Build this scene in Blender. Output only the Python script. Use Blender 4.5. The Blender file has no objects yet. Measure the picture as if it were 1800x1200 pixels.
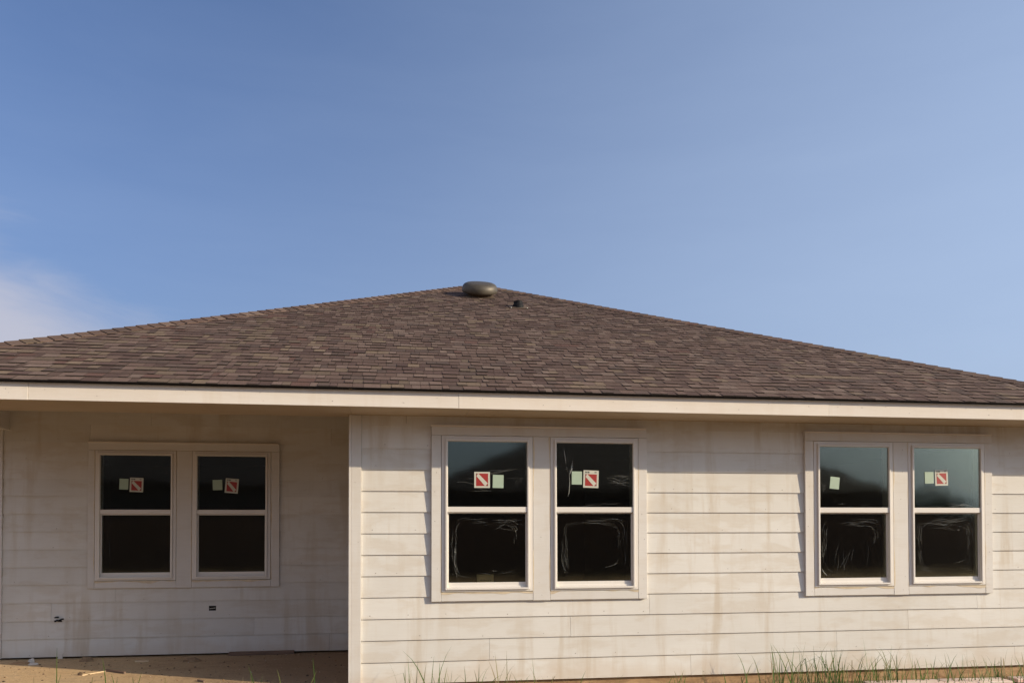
import bpy, math, random
from mathutils import Vector, Matrix, noise

random.seed(7)
sc = bpy.context.scene
col = sc.collection
R = math.radians
ZO = 1.64                     # camera eye height above the ground; heights below were measured from the eye

# ------------------------------------------------------------------ camera, sky, sun, exposure
cd = bpy.data.cameras.new("camera"); cam = bpy.data.objects.new("camera", cd); col.objects.link(cam)
cd.sensor_width = 36; cd.sensor_fit = 'HORIZONTAL'
cd.lens = 1383.18 / 1800 * 36
cd.shift_y = (893.5 - 600) / 1800
cd.clip_start = .05; cd.clip_end = 2000
rx = Vector((.989202, -.146557, -.0008)); uy = Vector((-.0017, -.016933, .999855)); fz = Vector((.146549, .989057, .016999))
cam.matrix_world = Matrix(((rx.x, uy.x, -fz.x, 0), (rx.y, uy.y, -fz.y, -7.6277), (rx.z, uy.z, -fz.z, ZO), (0, 0, 0, 1)))
sc.camera = cam

SUN = Vector((2.1, -1.0, .85)).normalized()
elev = math.asin(SUN.z)
world = bpy.data.worlds.new("World"); sc.world = world; world.use_nodes = True
nt = world.node_tree; N = nt.nodes; L = nt.links
bg = N["Background"]; bg.inputs[1].default_value = .122
sky = N.new("ShaderNodeTexSky"); sky.sky_type = 'NISHITA'; sky.sun_disc = False
sky.sun_elevation = elev; sky.sun_rotation = math.atan2(SUN.x, SUN.y)
sky.altitude = 0; sky.air_density = .8; sky.dust_density = 6.5; sky.ozone_density = 1.6
tc = N.new("ShaderNodeTexCoord")
sep = N.new("ShaderNodeSeparateXYZ"); L.new(tc.outputs['Generated'], sep.inputs[0])
def wm(op, a, b=None, c=None):
    n = N.new("ShaderNodeMath"); n.operation = op
    for i, v in enumerate((a, b, c)):
        if v is None: continue
        if isinstance(v, (int, float)): n.inputs[i].default_value = v
        else: L.new(v, n.inputs[i])
    return n.outputs[0]
mp = N.new("ShaderNodeMapping"); mp.inputs['Rotation'].default_value = (0, R(-24), R(10)); mp.inputs['Scale'].default_value = (2.2, 2.2, 11)
L.new(tc.outputs['Generated'], mp.inputs[0])
nz = N.new("ShaderNodeTexNoise"); nz.inputs['Scale'].default_value = 1.7; nz.inputs['Detail'].default_value = 7; nz.inputs['Roughness'].default_value = .58
nz.inputs['Distortion'].default_value = .35
L.new(mp.outputs[0], nz.inputs[0])
# a low cloud bank to the west (-x): its top falls towards +x
az = wm('DIVIDE', sep.outputs['X'], wm('MAXIMUM', sep.outputs['Y'], .15))
top = wm('ADD', wm('MULTIPLY', az, -.43), .075)
d = wm('SUBTRACT', top, sep.outputs['Z'])
m1 = wm('ADD', wm('MULTIPLY', d, 12), wm('MULTIPLY', wm('SUBTRACT', nz.outputs['Fac'], .5), 1.8))
m1n = N.new("ShaderNodeMapRange"); m1n.interpolation_type = 'SMOOTHSTEP'
L.new(m1, m1n.inputs[0]); m1n.inputs[1].default_value = -.55; m1n.inputs[2].default_value = .85; m1n.inputs[3].default_value = 0; m1n.inputs[4].default_value = .72
mixc = N.new("ShaderNodeMix"); mixc.data_type = 'RGBA'
veil = N.new("ShaderNodeMapRange"); veil.interpolation_type = 'SMOOTHERSTEP'   # thin high haze over the eastern (sunward) half
L.new(sep.outputs['X'], veil.inputs[0]); veil.inputs[1].default_value = -.45; veil.inputs[2].default_value = 1.0; veil.inputs[3].default_value = 0; veil.inputs[4].default_value = .60
tint = N.new("ShaderNodeMix"); tint.data_type = 'RGBA'; tint.blend_type = 'MULTIPLY'; tint.inputs[0].default_value = 1
L.new(sky.outputs[0], tint.inputs[6]); tint.inputs[7].default_value = (.42, .575, .81, 1)
vm = N.new("ShaderNodeMix"); vm.data_type = 'RGBA'; low = N.new("ShaderNodeMapRange"); low.interpolation_type = 'SMOOTHSTEP'     # haze thickening all round towards the horizon
L.new(sep.outputs['Z'], low.inputs[0]); low.inputs[1].default_value = .68; low.inputs[2].default_value = .12; low.inputs[3].default_value = .04; low.inputs[4].default_value = .27
wisp = wm('MULTIPLY', wm('SUBTRACT', nz.outputs['Fac'], .5), .09)
v1 = wm('MULTIPLY', veil.outputs[0], wm('MULTIPLY_ADD', sep.outputs['Z'], -.6, 1.15))
v2 = wm('ADD', wm('ADD', v1, wisp), wm('MULTIPLY', low.outputs[0], wm('SUBTRACT', 1.0, v1)))
L.new(wm('MAXIMUM', v2, 0.0), vm.inputs[0]); L.new(tint.outputs[2], vm.inputs[6]); vm.inputs[7].default_value = (2.25, 2.80, 3.75, 1)
L.new(m1n.outputs[0], mixc.inputs[0]); L.new(vm.outputs[2], mixc.inputs[6]); mixc.inputs[7].default_value = (2.65, 2.55, 2.80, 1)
L.new(mixc.outputs[2], bg.inputs[0])

sd = bpy.data.lights.new("sun", 'SUN'); sun = bpy.data.objects.new("sun", sd); col.objects.link(sun)
sd.energy = 2.85; sd.angle = R(.55); sd.color = (1, .84, .61)
sun.rotation_euler = SUN.to_track_quat('Z', 'Y').to_euler(); sun.location = (20, -10, 10)
sc.view_settings.view_transform = 'Standard'; sc.view_settings.look = 'None'
sc.view_settings.exposure = .94; sc.view_settings.gamma = 1; sc.view_settings.use_curve_mapping = False
sc.cycles.max_bounces = 8; sc.cycles.transparent_max_bounces = 12

# ------------------------------------------------------------------ materials
def mat(name):
    m = bpy.data.materials.new(name); m.use_nodes = True
    n = m.node_tree; p = n.nodes["Principled BSDF"]
    return m, n, n.nodes, n.links, p
def nd(n, t, **kw):
    x = n.nodes.new(t)
    for k, v in kw.items(): setattr(x, k, v)
    return x
def noise_tex(n, scale=(1, 1, 1), s=1., detail=4, rough=.55, dist=0, rnd=False):
    t = nd(n, "ShaderNodeTexCoord"); m = nd(n, "ShaderNodeMapping"); m.inputs['Scale'].default_value = scale
    n.links.new(t.outputs['Object'], m.inputs[0])
    src = m.outputs[0]
    if rnd:
        oi = nd(n, "ShaderNodeObjectInfo"); mu = nd(n, "ShaderNodeMath", operation='MULTIPLY'); mu.inputs[1].default_value = 37
        n.links.new(oi.outputs['Random'], mu.inputs[0])
        ad = nd(n, "ShaderNodeVectorMath", operation='ADD'); n.links.new(src, ad.inputs[0]); n.links.new(mu.outputs[0], ad.inputs[1]); src = ad.outputs[0]
    z = nd(n, "ShaderNodeTexNoise"); z.inputs['Scale'].default_value = s; z.inputs['Detail'].default_value = detail
    z.inputs['Roughness'].default_value = rough; z.inputs['Distortion'].default_value = dist
    n.links.new(src, z.inputs[0]); return z.outputs['Fac']
def ramp(n, fac, *stops):
    r = nd(n, "ShaderNodeValToRGB"); e = r.color_ramp.elements
    while len(e) < len(stops): e.new(.5)
    for i, (p, c) in enumerate(stops):
        e[i].position = p; e[i].color = (c[0], c[1], c[2], 1) if isinstance(c, tuple) else (c, c, c, 1)
    n.links.new(fac, r.inputs[0]); return r.outputs[0]
def mix(n, fac, a, b, mode='MIX'):
    m = nd(n, "ShaderNodeMix", data_type='RGBA', blend_type=mode)
    for i, v in ((0, fac), (6, a), (7, b)):
        if isinstance(v, (int, float)): m.inputs[i].default_value = v
        elif isinstance(v, tuple): m.inputs[i].default_value = (*v, 1)
        else: n.links.new(v, m.inputs[i])
    return m.outputs[2]
def bump(n, p, h, strength, dist=.002):
    b = nd(n, "ShaderNodeBump"); b.inputs['Strength'].default_value = strength; b.inputs['Distance'].default_value = dist
    n.links.new(h, b.inputs['Height']); n.links.new(b.outputs[0], p.inputs['Normal'])
def plain(name, c, rough=.6, var=.12, s=8, metal=0, spec=.5):
    m, n, _, l, p = mat(name)
    f = noise_tex(n, s=s, detail=5)
    lo = tuple(x * (1 - var) for x in c); hi = tuple(min(1, x * (1 + var)) for x in c)
    l.new(ramp(n, f, (.3, lo), (.7, hi)), p.inputs['Base Color'])
    p.inputs['Roughness'].default_value = rough; p.inputs['Metallic'].default_value = metal; p.inputs['Specular IOR Level'].default_value = spec
    return m

def primed(name, base, stain, pale, amt=1.):
    """factory-primed fibre cement: run-down streaks, water marks, splashed soil along the lowest board"""
    m, n, _, l, p = mat(name)
    oi = nd(n, "ShaderNodeObjectInfo")
    big = noise_tex(n, (1, 1, 1.3), 1.1, 4, .6, .5)
    run = noise_tex(n, (7, 7, .55), 1.0, 5, .6, .2)
    blot = noise_tex(n, (1.0, 1, 3.0), 2.0, 5, .6, .3, True)
    fine = noise_tex(n, (1.2, 1, 30), 3, 4, .6)
    c = mix(n, ramp(n, big, (.30, 0.), (.72, 1.)), base, pale)
    f = nd(n, "ShaderNodeMath", operation='MULTIPLY'); l.new(ramp(n, run, (.50, 0.), (.66, .62 * amt)), f.inputs[0]); l.new(ramp(n, big, (.38, .15), (.62, 1.)), f.inputs[1])
    c = mix(n, f.outputs[0], c, stain)
    c = mix(n, ramp(n, blot, (.50, 0.), (.62, .30 * amt), (.72, .20 * amt)), c, stain)
    c = mix(n, ramp(n, fine, (.45, 0.), (.75, .10)), c, (.40, .34, .27))
    # soil splashed up from the ground, an uneven tide mark
    t = nd(n, "ShaderNodeTexCoord"); sx = nd(n, "ShaderNodeSeparateXYZ"); l.new(t.outputs['Object'], sx.inputs[0])
    tide = noise_tex(n, (1.5, 1.5, .3), 1.2, 4, .55, .2)
    a = nd(n, "ShaderNodeMath", operation='MULTIPLY_ADD'); l.new(tide, a.inputs[0]); a.inputs[1].default_value = .62; a.inputs[2].default_value = -.10
    s = nd(n, "ShaderNodeMath", operation='SUBTRACT'); l.new(a.outputs[0], s.inputs[0]); l.new(sx.outputs['Z'], s.inputs[1])
    mr = nd(n, "ShaderNodeMapRange"); l.new(s.outputs[0], mr.inputs[0]); mr.inputs[1].default_value = -.05; mr.inputs[2].default_value = .05; mr.inputs[3].default_value = 0; mr.inputs[4].default_value = .26
    c = mix(n, mr.outputs[0], c, (.50, .36, .235))
    v = nd(n, "ShaderNodeMapRange"); l.new(oi.outputs['Random'], v.inputs[0]); v.inputs[3].default_value = .955; v.inputs[4].default_value = 1.03
    hs = nd(n, "ShaderNodeHueSaturation"); l.new(v.outputs[0], hs.inputs['Value']); l.new(c, hs.inputs['Color'])
    l.new(hs.outputs[0], p.inputs['Base Color'])
    p.inputs['Roughness'].default_value = .72; p.inputs['Specular IOR Level'].default_value = .25
    bump(n, p, noise_tex(n, (2, 2, 26), 4, 5, .7), .35, .0012)
    return m
M_SIDE = primed("primed_siding", (.635, .61, .565), (.545, .475, .385), (.70, .68, .64), 1.35)
M_TRIM = primed("primed_trim", (.65, .62, .58), (.575, .505, .42), (.69, .665, .63), .7)
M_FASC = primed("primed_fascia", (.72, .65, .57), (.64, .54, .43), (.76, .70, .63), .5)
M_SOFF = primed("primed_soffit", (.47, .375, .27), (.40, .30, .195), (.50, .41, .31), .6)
M_VINYL = plain("white_vinyl", (.71, .67, .62), .4, .02, 3)
M_CAULK = plain("smeared_caulk", (.60, .50, .36), .6, .14, 14)
M_NAIL = plain("nail_head", (.28, .24, .20), .6, .3, 60)
M_GAP = plain("dark_gap", (.03, .025, .02), .9)
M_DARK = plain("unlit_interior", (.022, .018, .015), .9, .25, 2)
M_BLACK = plain("black_plastic", (.007, .007, .008), .7, .2, 8, 0, .2)
M_METAL = plain("galvanised_steel", (.40, .40, .38), .45, .1, 20, .8)
M_VENT = plain("bronze_vent_paint", (.085, .070, .050), .52, .12, 10, .25)
M_RED = plain("label_red", (.33, .028, .022), .45, .04)
M_PAPER = plain("label_paper", (.52, .52, .45), .6, .05)
M_GREEN = plain("label_green_paper", (.36, .46, .36), .6, .05)
M_CARD = plain("cardboard", (.62, .46, .22), .8, .12, 12)
M_INK = plain("ink", (.04, .05, .04), .7, .1)

m, n, _, l, p = mat("asphalt_shingle"); M_SHING = m
at = nd(n, "ShaderNodeAttribute", attribute_name="tone")
gr = noise_tex(n, s=260, detail=2, rough=.8); md = noise_tex(n, s=9, detail=4)
c = mix(n, 1., at.outputs['Color'], ramp(n, gr, (.25, .62), (.75, 1.38)), 'MULTIPLY')
c = mix(n, .45, c, ramp(n, md, (.3, .75), (.7, 1.25)), 'MULTIPLY')
l.new(c, p.inputs['Base Color']); p.inputs['Roughness'].default_value = .9; p.inputs['Specular IOR Level'].default_value = .2
bump(n, p, gr, .5, .002)

m, n, _, l, p = mat("window_glass"); M_GLASS = m
n.nodes.remove(p)
fr = nd(n, "ShaderNodeFresnel"); fr.inputs[0].default_value = 1.52
mu = nd(n, "ShaderNodeMath", operation='MULTIPLY'); l.new(fr.outputs[0], mu.inputs[0]); mu.inputs[1].default_value = 1.9; mu.use_clamp = True
tr = nd(n, "ShaderNodeBsdfTransparent"); tr.inputs[0].default_value = (.86, .88, .85, 1)
gl = nd(n, "ShaderNodeBsdfGlossy"); gl.inputs['Roughness'].default_value = .055; gl.inputs[0].default_value = (1, .99, .83, 1)
wav = noise_tex(n, (1, 1, 1), 1.6, 2, .5, 0, True); b = nd(n, "ShaderNodeBump"); b.inputs['Strength'].default_value = .10; b.inputs['Distance'].default_value = .02
l.new(wav, b.inputs['Height']); l.new(b.outputs[0], gl.inputs['Normal'])
mx = nd(n, "ShaderNodeMixShader"); l.new(mu.outputs[0], mx.inputs[0]); l.new(tr.outputs[0], mx.inputs[1]); l.new(gl.outputs[0], mx.inputs[2])
l.new(mx.outputs[0], n.nodes["Material Output"].inputs[0])

m, n, _, l, p = mat("clear_plastic_film"); M_FILM = m
p.inputs['Base Color'].default_value = (.8, .82, .8, 1); p.inputs['Roughness'].default_value = .22
tr = nd(n, "ShaderNodeBsdfTransparent"); mx = nd(n, "ShaderNodeMixShader"); mx.inputs[0].default_value = .19
l.new(tr.outputs[0], mx.inputs[1]); l.new(p.outputs[0], mx.inputs[2]); l.new(mx.outputs[0], n.nodes["Material Output"].inputs[0])

m, n, _, l, p = mat("sandy_soil"); M_SOIL = m
a = noise_tex(n, s=1.3, detail=8, rough=.65); b2 = noise_tex(n, s=22, detail=6, rough=.7)
c = ramp(n, a, (.3, (.16, .10, .046)), (.55, (.26, .165, .078)), (.75, (.21, .14, .07)))
c = mix(n, .6, c, ramp(n, b2, (.3, .7), (.7, 1.3)), 'MULTIPLY')
l.new(c, p.inputs['Base Color']); p.inputs['Roughness'].default_value = .95; bump(n, p, b2, .9, .02)

m, n, _, l, p = mat("dusty_slab"); M_SLAB = m
a = noise_tex(n, (1, 2.2, 1), 2.4, 8, .68, .6); b2 = noise_tex(n, s=40, detail=5, rough=.7); c3 = noise_tex(n, (1, 1.7, 1), 9, 5, .7, 1)
c = ramp(n, a, (.32, (.44, .31, .18)), (.52, (.56, .385, .205)), (.72, (.47, .305, .155)))
c = mix(n, ramp(n, c3, (.60, 0.), (.68, .5)), c, (.24, .16, .10))
t = nd(n, "ShaderNodeTexCoord"); sx = nd(n, "ShaderNodeSeparateXYZ"); l.new(t.outputs['Object'], sx.inputs[0])
q = nd(n, "ShaderNodeMath", operation='MULTIPLY_ADD'); l.new(a, q.inputs[0]); q.inputs[1].default_value = 3.2; l.new(sx.outputs['X'], q.inputs[2])     # dark soil patches towards the inner end, painted in to deepen the porch shade
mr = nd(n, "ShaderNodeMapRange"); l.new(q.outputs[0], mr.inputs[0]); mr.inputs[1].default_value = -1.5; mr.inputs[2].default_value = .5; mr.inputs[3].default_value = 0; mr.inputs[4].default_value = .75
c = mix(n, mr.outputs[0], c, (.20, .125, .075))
c = mix(n, .6, c, ramp(n, b2, (.3, .65), (.7, 1.35)), 'MULTIPLY')
l.new(c, p.inputs['Base Color']); p.inputs['Roughness'].default_value = .93; bump(n, p, b2, .9, .012)

m, n, _, l, p = mat("soiled_concrete_edge"); M_FOUND = m
a = noise_tex(n, (3, 3, 14), 1.2, 6, .65, .8); b2 = noise_tex(n, s=30, detail=4)
l.new(mix(n, .4, ramp(n, a, (.35, (.28, .165, .085)), (.6, (.44, .28, .15))), ramp(n, b2, (.3, .7), (.7, 1.2)), 'MULTIPLY'), p.inputs['Base Color']); p.inputs['Roughness'].default_value = .95
bump(n, p, a, .8, .01)

def wood(name, c1, c2, s=1., axis=(1.5, 30, 30)):
    m, n, _, l, p = mat(name)
    f = noise_tex(n, axis, s, 4, .6, 1.5, True)
    l.new(ramp(n, f, (.35, c1), (.62, c2)), p.inputs['Base Color']); p.inputs['Roughness'].default_value = .8; bump(n, p, f, .3)
    return m
M_PINE = wood("pale_pine", (.70, .42, .36), (.74, .66, .56))
M_OLDW = wood("dark_lumber", (.13, .085, .06), (.22, .14, .095))
M_LATH = wood("light_lath", (.58, .42, .24), (.70, .55, .36))
M_MORTAR = plain("mortar_lump", (.62, .56, .50), .9, .15, 20)
M_CLOD = plain("dark_clod", (.10, .065, .04), .95, .2, 30)

m, n, _, l, p = mat("grass_blade"); M_GRASS = m
at = nd(n, "ShaderNodeAttribute", attribute_name="tone"); l.new(at.outputs['Color'], p.inputs['Base Color'])
p.inputs['Roughness'].default_value = .6; p.inputs['Specular IOR Level'].default_value = .3
tl = nd(n, "ShaderNodeBsdfTranslucent"); l.new(at.outputs['Color'], tl.inputs[0]); mx = nd(n, "ShaderNodeMixShader"); mx.inputs[0].default_value = .3
l.new(p.outputs[0], mx.inputs[1]); l.new(tl.outputs[0], mx.inputs[2]); l.new(mx.outputs[0], n.nodes["Material Output"].inputs[0])
M_LEAF = plain("hedge_leaf", (.045, .065, .03), .7, .4, 3)
M_NWALL = plain("neighbour_wall", (.10, .085, .07), .8, .1, 2)
M_NROOF = plain("neighbour_shingle", (.07, .055, .05), .9, .3, 12)

# ------------------------------------------------------------------ mesh helpers (heights passed relative to the eye: add ZO)
class MB:
    def __init__(s): s.v = []; s.f = []; s.m = []; s.t = []
    def quad(s, pts, mi=0, tone=None):
        i = len(s.v); s.v += [tuple(p) for p in pts]; s.f.append(tuple(range(i, i + len(pts)))); s.m.append(mi); s.t.append(tone)
    def hexa(s, p, mi=0, tone=None, faces=None):
        """p: 8 points, 0-3 bottom ring, 4-7 top ring"""
        i = len(s.v); s.v += [tuple(q) for q in p]
        for f in faces or ((3, 2, 1, 0), (4, 5, 6, 7), (0, 1, 5, 4), (1, 2, 6, 5), (2, 3, 7, 6), (3, 0, 4, 7)):
            s.f.append(tuple(i + k for k in f)); s.m.append(mi); s.t.append(tone)
    def box(s, x0, x1, y0, y1, z0, z1, mi=0, tone=None):
        s.hexa([(x0, y0, z0), (x1, y0, z0), (x1, y1, z0), (x0, y1, z0), (x0, y0, z1), (x1, y0, z1), (x1, y1, z1), (x0, y1, z1)], mi, tone)
    def lathe(s, prof, seg=24, cx=0, cy=0, mi=0):
        i0 = len(s.v)
        for r, z in prof:
            for k in range(seg):
                a = 2 * math.pi * k / seg; s.v.append((cx + r * math.cos(a), cy + r * math.sin(a), z))
        for j in range(len(prof) - 1):
            for k in range(seg):
                a = i0 + j * seg + k; b = i0 + j * seg + (k + 1) % seg
                s.f.append((a, b, b + seg, a + seg)); s.m.append(mi); s.t.append(None)
    def tube(s, pts, r, seg=3, mi=0):
        i0 = len(s.v); pts = [Vector(p) for p in pts]
        for j, p in enumerate(pts):
            d = (pts[min(j + 1, len(pts) - 1)] - pts[max(j - 1, 0)]).normalized()
            a = d.cross(Vector((0, 1, .01))).normalized(); b = d.cross(a)
            rr = r(j / (len(pts) - 1)) if callable(r) else r
            for k in range(seg):
                t = 2 * math.pi * k / seg; s.v.append(tuple(p + a * rr * math.cos(t) + b * rr * math.sin(t)))
        for j in range(len(pts) - 1):
            for k in range(seg):
                a = i0 + j * seg + k; b = i0 + j * seg + (k + 1) % seg
                s.f.append((a, b, b + seg, a + seg)); s.m.append(mi); s.t.append(None)
    def mesh(s, name, mats):
        me = bpy.data.meshes.new(name); me.from_pydata(s.v, [], s.f)
        for mm in (mats if isinstance(mats, (list, tuple)) else [mats]): me.materials.append(mm)
        me.polygons.foreach_set('material_index', s.m)
        if any(t is not None for t in s.t):
            ca = me.color_attributes.new("tone", 'FLOAT_COLOR', 'CORNER'); data = []
            for f, t in zip(s.f, s.t):
                data += list((*(t or (.1, .1, .1)), 1)) * len(f)
            ca.data.foreach_set('color', data)
        me.update(); return me
    def build(s, name, mats, parent=None, loc=(0, 0, 0), bevel=0, smooth=False):
        o = bpy.data.objects.new(name, s.mesh(name, mats)); col.objects.link(o); o.location = loc
        if parent: o.parent = parent
        if smooth: o.data.polygons.foreach_set('use_smooth', [True] * len(o.data.polygons))
        if bevel:
            b = o.modifiers.new('bevel', 'BEVEL'); b.width = bevel; b.segments = 1; b.limit_method = 'ANGLE'; b.angle_limit = R(40)
        return o
def tag(o, label=None, cat=None, group=None, kind=None):
    for k, v in (('label', label), ('category', cat), ('group', group), ('kind', kind)):
        if v: o[k] = v
    return o
def empty(name, loc=(0, 0, 0), rz=0):
    o = bpy.data.objects.new(name, None); col.objects.link(o); o.location = loc; o.rotation_euler.z = rz; o.empty_display_size = .2
    return o
def Zr(z): return z + ZO

# ------------------------------------------------------------------ ground
b = MB(); rg = random.Random(3)
xs = [-300, -80, -30, -14] + [-10 + .4 * i for i in range(51)] + [14, 30, 80, 300]
ys = [-300, -80, -40, -20, -12] + [-9 + .4 * i for i in range(23)] + [.02, 6, 20, 80, 300]
def gz(x, y):
    if y > -.02: return -.02
    return .022 * noise.noise((x * .9, y * .9, 0)) * min(1, (-y) * 2) - .004
idx = {}
for j, y in enumerate(ys):
    for i, x in enumerate(xs): idx[i, j] = len(b.v); b.v.append((x, y, gz(x, y)))
for j in range(len(ys) - 1):
    for i in range(len(xs) - 1): b.f.append((idx[i, j], idx[i + 1, j], idx[i + 1, j + 1], idx[i, j + 1])); b.m.append(0); b.t.append(None)
tag(b.build('ground', M_SOIL, smooth=True), kind='structure')

# ------------------------------------------------------------------ the house
house = empty('house')
tag(house, "single storey house with primed white lap siding, brown shingle hip roof and recessed corner porch", "house")
C = {12: -1.539, 11: -1.3322, 10: -1.1255, 9: -.9215, 8: -.7165, 2: .502, 1: .7063, 0: .922, -1: 1.127}
for k in range(3, 8): C[k] = -.7165 + (.502 + .7165) / 6 * (8 - k)
E0 = 1.0156                                        # soffit and fascia bottom
CEIL = 1.37
XL, XR = -.413, 6.98                               # front wall
PXL, PY = -4.51, 2.10                              # porch back wall
b = MB()
b.box(XL + .02, XR, .014, 12.0, -.3, Zr(-1.545)); b.build('foundation', M_FOUND, house)
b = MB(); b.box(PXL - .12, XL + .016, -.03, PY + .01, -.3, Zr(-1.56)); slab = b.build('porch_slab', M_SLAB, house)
b = MB(); b.box(PXL - .0, XL + .016, PY + .012, 12, -.3, Zr(-1.56)); b.build('foundation', M_FOUND, house)

WW, WH = .8955, 1.511
FT = .8364; FB = FT - WH
FW = [.4357, 1.5031, 4.277, 5.342]                 # left edges of the four front windows
PW = [-3.4319, -2.3629]                            # porch windows
# wall cores (studs and sheathing) with real openings
def wall_core(x0, x1, y, th, wins, z0, z1, name='wall'):
    b = MB(); y0 = y; y1 = y + th; x = x0; g = .004
    for w in wins:
        b.box(x, w + g, y0, y1, Zr(z0), Zr(z1)); b.box(w + g, w + WW - g, y0, y1, Zr(z0), Zr(FB + .01)); b.box(w + g, w + WW - g, y0, y1, Zr(FT - .006), Zr(z1)); x = w + WW - g
    b.box(x, x1, y0, y1, Zr(z0), Zr(z1)); return b.build(name, M_GAP, house)
wall_core(XL + .004, XR, 0, .115, FW, -1.545, CEIL)
wall_core(PXL + .004, XL + .10, PY, .115, PW, -1.545, CEIL)
# rooms behind the glass: floor, ceiling, far walls, partitions
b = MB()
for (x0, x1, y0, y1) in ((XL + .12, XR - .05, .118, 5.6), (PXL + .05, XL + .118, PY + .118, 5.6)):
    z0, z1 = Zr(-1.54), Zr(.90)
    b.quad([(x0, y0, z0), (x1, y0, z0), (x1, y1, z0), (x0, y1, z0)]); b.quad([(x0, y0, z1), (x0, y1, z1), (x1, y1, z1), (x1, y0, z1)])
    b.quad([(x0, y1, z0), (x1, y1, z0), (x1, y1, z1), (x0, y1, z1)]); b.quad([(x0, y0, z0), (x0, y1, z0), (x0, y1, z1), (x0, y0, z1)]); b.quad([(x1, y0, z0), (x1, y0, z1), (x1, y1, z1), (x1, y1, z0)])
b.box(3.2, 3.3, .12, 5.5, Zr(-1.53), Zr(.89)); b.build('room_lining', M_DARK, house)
# outer side and back walls
b = MB(); b.box(XR - .02, XR, .12, 12, Zr(-1.545), Zr(CEIL)); b.box(PXL, XR - .02, 11.98, 12, Zr(-1.545), Zr(CEIL)); b.box(PXL, PXL + .02, PY + .12, 11.98, Zr(-1.545), Zr(CEIL))
b.box(XL, XL + .10, .118, PY - .002, Zr(-1.55), Zr(CEIL)); b.build('side_wall', M_SIDE, house)

def board(x0, x1, z0, z1, y=0., name='siding_board', lap=.025):
    """one lap board: thick proud foot, top tucked under the next board"""
    if x1 - x0 < .02: return
    b = MB(); a0, a1, k0, k1 = y - .0225, y - .0084, y - .0105, y - .0004
    jz = random.uniform(-.0012, .0012); t0, t1 = random.uniform(-.0008, .0008), random.uniform(-.0008, .0008)
    zt = z1 + lap; yt = a1 if lap else a0 + (a1 - a0) * .8
    b.hexa([(x0, a0, Zr(z0 + jz + t0)), (x1, a0, Zr(z0 + jz + t1)), (x1, k0, Zr(z0 + jz + t1 + .005)), (x0, k0, Zr(z0 + jz + t0 + .005)),
            (x0, yt, Zr(zt)), (x1, yt, Zr(zt)), (x1, k1, Zr(zt)), (x0, k1, Zr(zt))])
    return b.build(name, M_SIDE, house)
def course(z0, z1, spans, seams, y=0., lap=.025):
    for a, c in spans:
        cuts = [a] + sorted(s for s in seams if a < s < c) + [c]
        for i in range(len(cuts) - 1):
            board(cuts[i] + (.0012 if i else 0), cuts[i + 1] - (.0012 if i < len(cuts) - 2 else 0), z0, z1, y, lap=lap)
T0, T1, T2, T3 = FW[0] - .0936, FW[1] + WW + .090, FW[2] - .0936, FW[3] + WW + .090
full = [(-.3195, XR)]; split = [(-.3195, T0 - .002), (T1 + .002, T2 - .002), (T3 + .002, XR)]
course(C[12], C[11], full, [2.95, 6.6])
course(C[11], C[10], full, [.906, 4.537])
course(C[10], C[9], full, [1.711, 5.347])
course(C[9], C[8], full, [2.52, 6.153])
for k in range(8, 0, -1): course(C[k], C[k - 1], split, [])
course(C[0], E0 + .02, full, [.101, 3.725], lap=0)
P0, P1 = PW[0] - .073, PW[1] + WW + .099
pf = [(-4.42, XL - .002)]; ps = [(-4.42, P0 - .002), (P1 + .002, XL - .002)]
course(C[12], C[11], pf, [-.784], PY); course(C[11], C[10], pf, [-1.657], PY); course(C[10], C[9], pf, [-3.9], PY); course(C[9], C[8], pf, [-3.21], PY)
for k in range(8, 0, -1): course(C[k], C[k - 1], ps, [], PY)
course(C[0], C[-1], pf, [-3.497, -.771], PY); course(C[-1], CEIL - .02, pf, [-2.824], PY)

def trim(x0, x1, z0, z1, y=0., name='trim_board', f=.045, bk=.006, m=None):
    b = MB(); b.box(x0, x1, y - f, y - bk, Zr(z0), Zr(z1)); return b.build(name, m or M_TRIM, house, bevel=.0018)
trim(XL, XL + .092, C[12] - .006, E0, name='corner_board')
b = MB(); b.box(XL - .024, XL - .001, -.045, .047, Zr(C[12]), Zr(E0)); b.build('corner_board', M_TRIM, house, bevel=.0018)
trim(PXL, -4.4225, C[12] - .004, CEIL - .02, PY, 'corner_board', f=.036)
# side wall of the porch, boards run front to back
for k in range(12, -1, -1):
    b = MB(); x = XL
    b.hexa([(x - .0178, .049, Zr(C[k])), (x - .0178, PY - .02, Zr(C[k])), (x - .0098, PY - .02, Zr(C[k])), (x - .0098, .049, Zr(C[k])),
            (x - .0084, .049, Zr(C[k - 1] + .025)), (x - .0084, PY - .02, Zr(C[k - 1] + .025)), (x - .0004, PY - .02, Zr(C[k - 1] + .025)), (x - .0004, .049, Zr(C[k - 1] + .025))],
           faces=((0, 1, 2, 3), (7, 6, 5, 4), (4, 5, 1, 0), (5, 6, 2, 1), (6, 7, 3, 2), (7, 4, 0, 3)))
    b.build('siding_board', M_SIDE, house)

HT, BT = .9225, -.7626
def casing(wl, y, xa, xb):
    a, c = wl; g = .0012
    trim(xa, xb, FT + .001, HT, y)                                   # head
    cap = MB(); cap.box(xa - .006, xb - .012, y - .066, y - .012, Zr(HT - .003), Zr(HT + .011)); cap.build('head_flashing', M_FASC, house)
    trim(xa, a - g, BT, FT - .001, y); trim(a + WW + g, c - g, BT - .002, FT - .001, y); trim(c + WW + g, xb, BT, FT - .001, y)
    trim(a + g, a + WW - g, BT + .001, FB - .003, y, f=.0435); trim(c + g, c + WW - g, BT + .001, FB - .003, y, f=.0435)
casing(FW[:2], 0, T0, T1); casing(FW[2:], 0, T2, T3); casing(PW, PY, P0, P1)

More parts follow.
